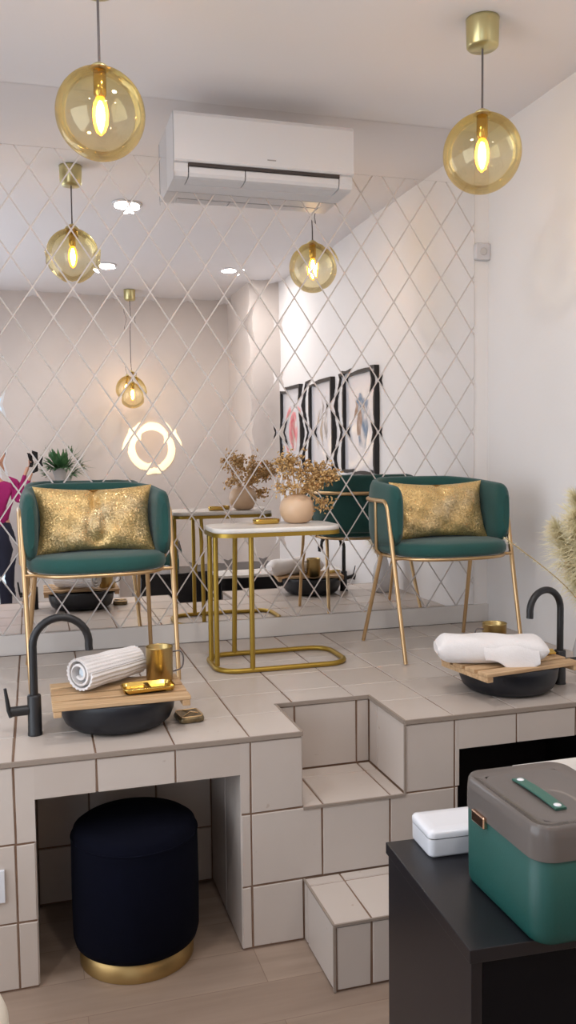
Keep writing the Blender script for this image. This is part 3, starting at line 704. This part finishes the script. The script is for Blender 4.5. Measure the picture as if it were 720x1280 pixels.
def dish(loc, rz, w_, d_, lab):
    t = thing('gold_tray', lab, 'tray', loc, rz, 'small gold trays')
    b = MB(); b.rr(0, 0, w_, d_, 0.02, [(0.0003, 0.010), (0.003, 0.004), (0.014, 0), (0.016, 0.0005), (0.0165, 0.003), (0.014, 0.0045), (0.006, 0.009)], n=6); b.build('tray_body', M['bright_gold'], t)
    b = MB(); b.rr(0, 0, w_ * 0.10, d_ * 0.78, 0.004, [(0.0065, 0), (0.0135, 0.001)], n=3); b.build('divider', M['bright_gold'], t)
dish((-0.245, 0.185, BZ), radians(3), 0.145, 0.086, 'shallow gold tray on the left board before the jug')
t = thing('gold_brush_set', 'bundle of slim gold sticks on the right board by the faucet', 'sticks', (1.014, 0.196, BZ), radians(-20))
for k in range(5):
    b = MB(); b.tube([(-0.034 + k * .002, -0.018 + 0.009 * k, 0.0036), (0.034, -0.022 + 0.010 * k, 0.010 + 0.0005 * k)], 0.0034, 8); b.build('stick', M['bright_gold'], t)

# soap dish on platform
t = thing('soap_pack', 'small square gold-and-clear pack on the tiles beside the left basin', 'soap dish', (-0.128, 0.205, H), radians(6))
b = MB(); b.rr(0, 0, 0.072, 0.082, 0.014, [(0.0005, 0.006), (0.004, 0), (0.012, 0), (0.018, 0.003), (0.019, 0.006)], n=5); b.build('pack_body', mat('bronze_pack', (128, 110, 78), 0.3, 0.5, noise=((86, 74, 52), 40, 3)), t)
b = MB(); b.tube([(p[0], p[1], 0.0185) for p in rr_outline(0, 0, 0.064, 0.074, 0.012, 5)], 0.0022, 6, closed=True)
b.tube([(-0.024, -0.03, 0.0205), (0.004, 0.004, 0.0215), (0.024, -0.012, 0.0205)], 0.0014, 6); b.tube([(0.004, 0.004, 0.0215), (-0.01, 0.03, 0.0205)], 0.0014, 6); b.build('wire_trim', M['pale_gold'], t)

# towels
def towel_roll(loc, rz, L, R, lab):
    t = thing('rolled_towel', lab, 'towel', loc, rz)
    b = MB(); turns = 2.4; N = 420; nx = 10
    th = 0.0062
    def spiral(k, off):
        q = k / N; a = -q * turns * 2 * pi - pi * 0.25; r = R * (0.24 + 0.76 * q ** 0.8) + off
        if q > 0.55: r += 0.0017 * sin(a * 22) * min(1, (q - 0.55) * 8) * (1 if off > 0 else 0)
        return r * cos(a) * 1.04, r * sin(a) * 0.95
    rings = []
    for i in range(nx + 1):
        x = -L / 2 + L * i / nx; tap = 1 - 0.10 * (i / nx) ** 2; bulge = 1 + 0.03 * sin(i * 1.3)
        outer = [spiral(k, th / 2) for k in range(N + 1)]; inner = [spiral(k, -th / 2) for k in range(N, -1, -1)]
        rings.append([(x + 0.002 * sin(7 * k_ / N), p[0] * tap * bulge, p[1] * tap * bulge + R * 0.0) for k_, p in enumerate(outer + inner)])
    b.loft(rings, 0, True, None, False)
    # end strips
    for r_, fl_ in ((rings[0], 1), (rings[-1], 0)):
        m_ = N + 1; vs = r_; fs = []
        for k in range(N): f = (k, k + 1, 2 * m_ - 2 - k, 2 * m_ - 1 - k); fs.append(f if fl_ else tuple(reversed(f)))
        b.add(vs, fs, 0, True)
    b.build('terry_cloth', M['towel'], t)
    b = MB(); b.lathe([(0.002, -L / 2 + 0.012), (R * 0.30, -L / 2 + 0.014), (R * 0.34, -L / 2 + 0.02), (R * 0.34, L / 2 - 0.01), (0.002, L / 2 - 0.008)], n=18, X=Matrix.Rotation(radians(90), 4, 'Y'))
    b.build('inner_fold', M['towel_in'], t)
    return t
towel_roll((-0.342, 0.291, BZ + 0.0515), radians(38), 0.218, 0.0490, 'white ribbed towel rolled up on the left slatted board')
t = thing('folded_towel', 'smooth white towel draped over the right slatted board', 'towel', (0.806, 0.166, BZ), radians(-17))
b = MB(); rings = []; nx = 26; N = 40; L = 0.335
for i in range(nx + 1):
    s_ = 0.5 - 0.5 * cos(pi * i / nx); x = -L / 2 + L * s_
    q_ = min(s_, 1 - s_); e_ = math.sqrt(max(0, 1 - (1 - q_ / 0.11) ** 2)) if q_ < 0.11 else 1; e_ = max(e_, 0.35)
    hw = (0.052 + 0.012 * s_) * (0.75 + 0.25 * e_); hh = (0.041 + 0.003 * sin(5 * s_)) * e_
    ring = []
    for j in range(N):
        a = 2 * pi * j / N; p = 2 / 2.5
        y = hw * math.copysign(abs(cos(a)) ** p, cos(a)); z = 0.0435 + hh * math.copysign(abs(sin(a)) ** p, sin(a))
        if s_ < 0.12: z += 0.002
        z += 0.0025 * sin(14 * s_ + 3 * y / hw) * (1 if sin(a) > 0 else 0.0); y += 0.002 * sin(11 * s_)
        ring.append((x, y, z))
    rings.append(ring)
b.loft(rings); b.build('towel_roll', M['towel'], t)
b = MB(); rings = []   # loose corner hanging over the board's front edge
for i in range(14):
    s_ = i / 13; x = -0.03 + 0.165 * s_; dr = 0.052 * math.exp(-((s_ - 0.66) / 0.30) ** 2)
    pr = [(-0.035, 0.073), (-0.056, 0.062), (-0.0665, 0.044), (-0.0685, 0.028 - dr * 0.5), (-0.070, 0.020 - dr)]
    back = [(y + 0.0075, z + (0.000 if z < .05 else -0.006)) for y, z in reversed(pr)]
    rings.append([(x + 0.003 * sin(5 * z * 20), y + 0.002 * sin(9 * s_) - 0.001, z) for y, z in pr + back])
b.loft(rings, 0, True); b.build('loose_corner', M['towel'], t, sub=1)

# ------------------------------------------------------------------ pouf
pu = thing('round_pouf', 'navy velvet drum pouf with gold base inside the left niche', 'pouf', (-0.300, 0.086, 0))
b = MB(); b.lathe([(0.150, 0.052), (0.161, 0.056), (0.166, 0.075), (0.1675, 0.20), (0.166, 0.335), (0.160, 0.356), (0.146, 0.366), (0.10, 0.371), (0.005, 0.373)], n=64); b.build('upholstery', M['navy'], pu)
b = MB(); b.lathe([(0.1505, 0.001), (0.1505, 0.050), (0.145, 0.0515)], n=64); b.build('base_band', mat('gold_band', (172, 142, 92), 0.42, 0.9), pu)
b = MB(); b.tube([(0.1655 * cos(2 * pi * k / 64), 0.1655 * sin(2 * pi * k / 64), 0.338) for k in range(64)], 0.0022, 6, closed=True); b.build('piping', M['navy'], pu)

# ------------------------------------------------------------------ desk, boxes, marble table
dk = thing('black_desk', 'matt black desk in the lower right foreground', 'desk', (0.064, -1.081, 0), radians(-3.3))
b = MB(); b.box(0, 1.15, 0, 0.367, 0.578, 0.600); b.build('desktop', M['desk'], dk, bevel=0.0015)
b = MB(); b.box(0.004, 0.022, 0.004, 0.363, 0.001, 0.578); b.build('side_panel', M['desk'], dk, bevel=0.001)
b = MB(); b.box(0.0225, 1.13, 0.004, 0.020, 0.001, 0.5775); b.build('front_panel', mat('dark_front_panel', (7, 6, 10), 0.6, spec=0.15), dk)
b = MB(); b.box(1.13, 1.148, 0.004, 0.363, 0.001, 0.578); b.build('side_panel', M['desk'], dk, bevel=0.001)
b = MB(); b.box(0.0225, 1.13, 0.345, 0.361, 0.05, 0.5775); b.build('back_panel', M['desk'], dk)

wb = thing('ceramic_box', 'small glossy white lidded box on the desk behind the green case', 'box', (0.200, -0.760, 0.6), radians(-3))
b = MB(); b.rr(0, 0, 0.128, 0.094, 0.012, [(0.0004, 0.004), (0.003, 0.0005), (0.006, 0), (0.034, 0)], n=5); b.build('box_body', M['ceramic'], wb)
b = MB(); b.rr(0, 0, 0.124, 0.090, 0.011, [(0.034, 0), (0.036, 0)], n=5); b.build('seal', M['black'], wb)
b = MB(); b.rr(0, 0, 0.130, 0.096, 0.013, [(0.036, 0.0005), (0.044, 0), (0.048, 0.003), (0.050, 0.010), (0.0505, 0.020)], n=5); b.build('lid', M['ceramic'], wb)

gx0, gx1, gy0, gy1 = 0.160, 0.350, -1.115, -0.872
gb = thing('vanity_case', 'green storage case with smoked clear lid on the black desk', 'case', ((gx0 + gx1) / 2, (gy0 + gy1) / 2, 0.6), radians(-0.8))
W_, D_ = gx1 - gx0, gy1 - gy0
b = MB(); b.rr(0, 0, W_, D_, 0.033, [(0.0004, 0.010), (0.003, 0.004), (0.009, 0.001), (0.020, 0), (0.128, -0.001), (0.130, 0.002), (0.130, 0.006), (0.116, 0.007)], n=8); b.build('case_body', M['green_case'], gb)
b = MB(); b.rr(0, 0, W_ - 0.016, D_ - 0.016, 0.034, [(0.112, 0), (0.126, 0)], n=6)
b.box(-0.07, 0.06, -0.005, 0.0, 0.126, 0.134); b.build('inner_tray', M['dark_gap'], gb)
b = MB(); b.rr(0, 0, W_ + 0.005, D_ + 0.005, 0.034, [(0.1305, 0.0), (0.164, 0.0005), (0.178, 0.002), (0.1825, 0.0045), (0.1835, 0.007), (0.180, 0.010), (0.1795, 0.030)], n=8, cap=False)
b.rr(0, 0, W_ - 0.055, D_ - 0.055, 0.02, [(0.1795, 0.0), (0.1796, 0.02)], n=8, cap=False)
ot = rr_outline(0, 0, W_ + 0.005 - 0.06, D_ + 0.005 - 0.06, 0.012, 8); b.add([(x, y, 0.1795) for x, y in ot], [tuple(range(len(ot)))])
b.build('lid', M['smoke'], gb)
hd = MB(); X = Matrix.Translation((-0.010, -0.004, 0)); n_ = 12
hp = [(-0.022, -0.064 + 0.128 * k / n_, 0.1805 + 0.0025 * sin(pi * k / n_)) for k in range(n_ + 1)]
rings = [[(x - 0.010, y, z), (x + 0.010, y, z), (x + 0.010, y, z + 0.0035), (x - 0.010, y, z + 0.0035)] for x, y, z in hp]
hd.loft(rings, 0, False); ho = hd.build('handle_strap', M['strap_green'], gb, bevel=0.001)
for sy in (-1, 1):
    b = MB(); b.lathe([(0.0062, 0.1835), (0.0062, 0.1852), (0.004, 0.1862), (0.001, 0.1864)], -0.022, sy * 0.054, 20); tag(b.build('rivet', M['ceramic'], ho), 'white strap rivet')
b = MB(); b.box(-W_ / 2 - 0.0085, -W_ / 2 - 0.0012, 0.030, 0.072, 0.119, 0.138); tag(b.build('clasp', M['rose_gold'], gb, bevel=0.0018), 'shiny rose gold clasp')

mt = thing('marble_table', 'white marble-topped table behind the green case at the right edge', 'table', (0.517, -0.705, 0))
b = MB(); b.box(0, 0.80, 0, 0.262, 0.586, 0.603); b.build('tabletop', M['marble'], mt, bevel=0.002)
for x in (0.02, 0.76):
    for y in (0.02, 0.225):
        b = MB(); b.box(x, x + 0.02, y, y + 0.02, 0.0005, 0.586); b.build('leg', M['black'], mt)

# cream pouf at bottom left (only its rounded edge is in frame)
cc = thing('cream_pouf', 'cream rounded pouf cut off by the bottom left picture corner', 'pouf', (-0.805, -0.56, 0))
b = MB(); b.lathe([(0.150, 0.031), (0.185, 0.036), (0.200, 0.06), (0.203, 0.20), (0.200, 0.29), (0.187, 0.322), (0.15, 0.334), (0.004, 0.338)], n=56); b.build('upholstery', M['cream'], cc)
for k in range(4):
    a_ = pi / 4 + k * pi / 2; b = MB(); b.lathe([(0.012, 0.0005), (0.015, 0.032)], 0.13 * cos(a_), 0.13 * sin(a_), 14); b.build('leg', M['black'], cc)

# ------------------------------------------------------------------ pampas vase at right
t = thing('pampas_vase', 'white floor vase of pale pampas grass at the right picture edge', 'vase', (1.27, 0.30, H))
b = MB(); b.lathe([(0.045, 0.0005), (0.055, 0.01), (0.062, 0.07), (0.045, 0.14), (0.026, 0.18), (0.030, 0.20), (0.026, 0.20), (0.022, 0.17)], n=32); b.build('vase_body', M['ceramic'], t)
rnd = random.Random(11)
tips = [(-0.335, 0.0, 0.470), (-0.085, -0.02, 0.535), (-0.03, 0.06, 0.60), (-0.11, 0.05, 0.50), (0.02, -0.03, 0.60), (-0.055, -0.05, 0.46)]
for q, (dx, dy, dz) in enumerate(tips):
    p = cat([(0, 0, 0.02), (dx * 0.18, dy * 0.2, 0.25), (dx, dy, dz)], 10)
    b = MB(); b.tube(p, 0.0018, 5)
    thin = q in (0,)
    for i in range(10, len(p)):
        s_ = (i - 10) / max(1, len(p) - 11)
        for _ in range(16 if thin else 150):
            base = p[i - 1].lerp(p[i], rnd.random()); tn = (p[i] - p[i - 1]).normalized()
            d = (tn * 1.0 + Vector((rnd.gauss(0, .6), rnd.gauss(0, .6), rnd.gauss(0, .6) - 0.25))).normalized()
            ln = (0.012 if thin else rnd.uniform(.045, .085) * (0.5 + sin(pi * min(1, s_ * 0.8 + .15)))); sd = d.orthogonal().normalized() * 0.0007
            e1 = base + d * ln + Vector((0, 0, -ln * 0.12)); m_ = base + d * ln * 0.5
            b.add([tuple(base - sd), tuple(base + sd), tuple(m_ + sd), tuple(e1), tuple(m_ - sd)], [(0, 1, 2, 3, 4)], 1, False)
    b.build('plume' if not thin else 'stem', [M['straw'], M['plume']], t)

# ------------------------------------------------------------------ framed pictures on the right wall
def art_mat(kind):
    m = mat('print_%d' % kind, (222, 220, 224), 0.25)
    nt = m.node_tree; bs = nt.nodes['Principled BSDF']; bs.inputs['Coat Weight'].default_value = 0.9; bs.inputs['Coat Roughness'].default_value = 0.02
    return m
cols = {0: ((90, 120, 150), (150, 118, 96)), 1: ((150, 142, 138), (176, 160, 140)), 2: ((226, 120, 128), (200, 84, 100))}
PAP = art_mat(9)
for k, (y0, y1, lab) in enumerate([(-0.585, -0.035, 'black framed print with blue and brown figure, nearest the mirror'), (-1.275, -0.76, 'black framed print with pale grey sketch, middle of three'), (-2.0, -1.455, 'black framed print with pink figure, farthest from the mirror')]):
    t = thing('framed_print', lab, 'picture', (XR, (y0 + y1) / 2, 1.52), 0, 'framed prints on the right wall')
    hw, hh, fr = (y1 - y0) / 2, 0.315, 0.022
    b = MB(); b.box(-0.035, -0.0008, -hw, hw, hh - fr, hh); b.box(-0.035, -0.0008, -hw, hw, -hh, -hh + fr); b.box(-0.035, -0.0008, -hw, -hw + fr, -hh + fr, hh - fr); b.box(-0.035, -0.0008, hw - fr, hw, -hh + fr, hh - fr)
    b.build('frame', M['frame'], t)
    b = MB(); b.box(-0.012, -0.001, -hw + fr, hw - fr, -hh + fr, hh - fr); pr = b.build('print', PAP, t)
    ca, cb = cols[k]; ma = mat('ink_a%d' % k, ca, 0.4, noise=((222, 214, 210), 9, 3)); mbb = mat('ink_b%d' % k, cb, 0.4, noise=((190, 170, 160), 14, 3))
    rnd = random.Random(20 + k); b = MB()
    def blob(cy, cz, ry, rz_, mi, wob):
        n_ = 22; vs = []
        for q in range(n_):
            a = 2 * pi * q / n_; w2 = 1 + wob * rnd.uniform(-1, 1); vs.append((-0.0128 - 0.0003 * mi, cy + ry * cos(a) * w2, cz + rz_ * sin(a) * w2))
        b.add(vs, [tuple(range(n_))], mi)
    if k == 0: blob(0.03, 0.0, 0.09, 0.16, 0, .15); blob(-0.03, 0.03, 0.05, 0.12, 1, .2)
    if k == 1: blob(0.05, 0.04, 0.04, 0.13, 0, .25); blob(-0.05, -0.02, 0.03, 0.12, 1, .3)
    if k == 2: blob(0.0, 0.0, 0.12, 0.18, 0, .08); blob(-0.01, -0.01, 0.06, 0.14, 1, .15)
    b.build('ink_drawing', [ma, mbb], pr)

# ------------------------------------------------------------------ rear of the room
t = thing('round_mirror', 'round backlit mirror glowing on the rear wall', 'mirror', (0.45, YB, 1.40))
X90 = Matrix.Rotation(radians(-90), 4, 'X')
b = MB(); b.lathe([(0.150, 0.001), (0.222, 0.002), (0.222, 0.014), (0.150, 0.015)], n=48, X=X90); b.build('light_ring', M['ring'], t)
b = MB(); b.lathe([(0.148, 0.016), (0.150, 0.018), (0.150, 0.024), (0.001, 0.0245)], n=48, X=X90, smooth=False); b.build('glass', mat('painted_mirror_reflection', (246, 226, 208), 0.3, 0.2), t)  # cream base colour paints in the reflection of the lit wall
b = MB(); b.box(-0.55, 0.12, YB + 0.001, -2.50, 0.001, 1.10)
cb_ = one('reception_cabinet', b, M['cabinet'], 'tall white cabinet against the rear wall under the plant', 'cabinet', bevel=0.006)
for x0, x1 in ((-0.54, -0.22), (-0.21, 0.11)):
    b = MB(); b.box(x0, x1, -2.4998, -2.488, 0.03, 1.07); d_ = b.build('door', M['cabinet'], cb_, bevel=0.002)
t = thing('potted_plant', 'bushy green plant in a grey pot on the white cabinet', 'plant', (-0.31, -2.66, 1.101))
b = MB(); b.lathe([(0.055, 0.0005), (0.075, 0.10), (0.080, 0.13), (0.074, 0.13), (0.06, 0.11)], n=28); b.build('pot', M['pot'], t)
b = MB(); rnd = random.Random(5)
for k in range(120):
    a = rnd.uniform(0, 2 * pi); el = rnd.uniform(0.1, 1.3); L2 = rnd.uniform(.12, .27); d = Vector((cos(a) * cos(el), sin(a) * cos(el), sin(el)))
    s0 = Vector((0.03 * cos(a), 0.03 * sin(a), 0.11)); mid = s0 + d * L2 * .55; tip = s0 + d * L2 + Vector((0, 0, -.05 * cos(el)))
    sd = d.cross(Vector((0, 0, 1))).normalized() * rnd.uniform(.012, .024); nn = Vector((0, 0, .004))
    b.add([tuple(s0), tuple(mid - sd), tuple(tip), tuple(mid + sd), tuple(mid - nn), tuple(s0.lerp(mid, .5) + sd * .3), ], [(0, 4, 1), (1, 4, 2), (2, 4, 3), (3, 4, 0)], 0, True)
b.build('foliage', M['leaf'], t)

# ------------------------------------------------------------------ person taking the picture (seen only in the mirror)
pe = thing('person', 'person in magenta top and dark trousers holding up a phone', 'person', (-0.835, -2.32, 0), radians(0))
def skin(name, verts, edges, m, parent, sub=2, root=0):
    me = bpy.data.meshes.new(name); me.from_pydata([Vector(v[:3]) * S for v in verts], edges, []); me.materials.append(m)
    o = bpy.data.objects.new(name, me); COL.objects.link(o); o.parent = parent
    md = o.modifiers.new('skin', 'SKIN'); md.use_smooth_shade = True
    sv = me.skin_vertices[0].data
    for i, v in enumerate(verts):
        sv[i].radius = (v[3] * S, (v[4] if len(v) > 4 else v[3]) * S); sv[i].use_root = (i == root)
    s2 = o.modifiers.new('sub', 'SUBSURF'); s2.levels = sub; s2.render_levels = sub
    return o
K = 0.83
V = [(0, 0, .78, .11, .08), (0, 0, .92, .10, .075), (0, 0, 1.08, .125, .08), (0, 0, 1.16, .07, .06), (0, 0.005, 1.22, .042), (0, .01, 1.29, .062, .07), (0, .012, 1.36, .066, .078), (0, .01, 1.42, .045, .05),
     (-.08, 0, .70, .075), (-.085, .01, .40, .052), (-.09, -.01, .06, .033), (-.09, .09, .02, .028),
     (.08, 0, .70, .075), (.085, .01, .40, .052), (.09, -.01, .06, .033), (.09, .09, .02, .028),
     (-.155, 0, 1.12, .045), (-.19, .03, .90, .036), (-.10, .20, 1.06, .026),
     (.155, 0, 1.12, .045), (.205, .02, 1.00, .036), (.25, .055, 1.20, .024), (.270, .065, 1.255, .022)]
E_ = [(0, 1), (1, 2), (2, 3), (3, 4), (4, 5), (5, 6), (6, 7), (0, 8), (8, 9), (9, 10), (10, 11), (0, 12), (12, 13), (13, 14), (14, 15), (2, 16), (16, 17), (17, 18), (2, 19), (19, 20), (20, 21), (21, 22)]
skin('body', V, E_, M['skin'], pe)
g = 1.14
def sub_(idx, gr):
    mp = {j: i for i, j in enumerate(idx)}
    return [tuple(V[j][:3]) + (V[j][3] * gr, (V[j][4] if len(V[j]) > 4 else V[j][3]) * gr) for j in idx], [(mp[a], mp[b_]) for a, b_ in E_ if a in mp and b_ in mp]
v_, e_ = sub_([0, 1, 2, 3, 16, 17, 18, 19, 20, 21], g); skin('shirt', v_, e_, M['mag'], pe)
v_, e_ = sub_([1, 0, 8, 9, 10, 12, 13, 14], 1.12); skin('trousers', v_, e_, M['trousers'], pe)
skin('hair', [(0, -.02, 1.30, .060), (0, -.018, 1.37, .074), (0, -.005, 1.425, .058)], [(0, 1), (1, 2)], M['hair'], pe)
for sx in (-1, 1):
    b = MB(); b.lathe([(0.001, 0.0), (0.0065, 0.002), (0.001, 0.005)], n=10, X=Matrix.Translation((sx * 0.024, 0.083, 1.352)) @ X90)
    b.build('eye', M['ceramic'], pe)
b = MB(); b.tube([(0, .078, 1.352), (0, .096, 1.325), (0, .082, 1.318)], [.006, .009, .006], 8); b.build('nose', M['skin'], pe)
b = MB(); b.tube([(-.018, .078, 1.292), (0, .086, 1.290), (.018, .078, 1.292)], [.003, .005, .003], 8); b.build('mouth', mat('lips', (150, 80, 76), 0.5), pe)
for q in range(4):
    b = MB(); z = 1.262 + 0.014 * q; b.tube(cat([(.273, .062, z), (.297, .078, z + .004), (.317, .092, z + .004), (.311, .104, z + .002)], 4), [.0085] * 12 + [.006], 8); b.build('finger', M['skin'], pe)
b = MB(); b.tube(cat([(.273, .075, 1.255), (.285, .100, 1.275), (.297, .112, 1.30)], 4), .0085, 8); b.build('thumb', M['skin'], pe)
for q in range(4):
    b = MB(); x = -.115 + .012 * q; b.tube(cat([(x, .20, 1.062), (x + .004, .232, 1.075), (x + .008, .252, 1.062)], 4), .0078, 8); b.build('finger', M['skin'], pe)
b = MB(); b.tube(cat([(-.08, .205, 1.055), (-.062, .222, 1.06), (-.058, .24, 1.055)], 4), .008, 8); b.build('thumb', M['skin'], pe)
# phone held just behind the viewpoint
b = MB(); b.rr(0, 0, 0.060, 0.125, 0.008, [(0, 0.0006), (0.001, 0), (0.0055, 0), (0.0065, 0.0006)], X=Matrix.Rotation(radians(90), 4, 'X'))
one('phone', b, M['screen'], 'black phone held up in the hand of the person in magenta', 'phone', (-0.528, CAM.y - 0.028, CAM.z - 0.02))
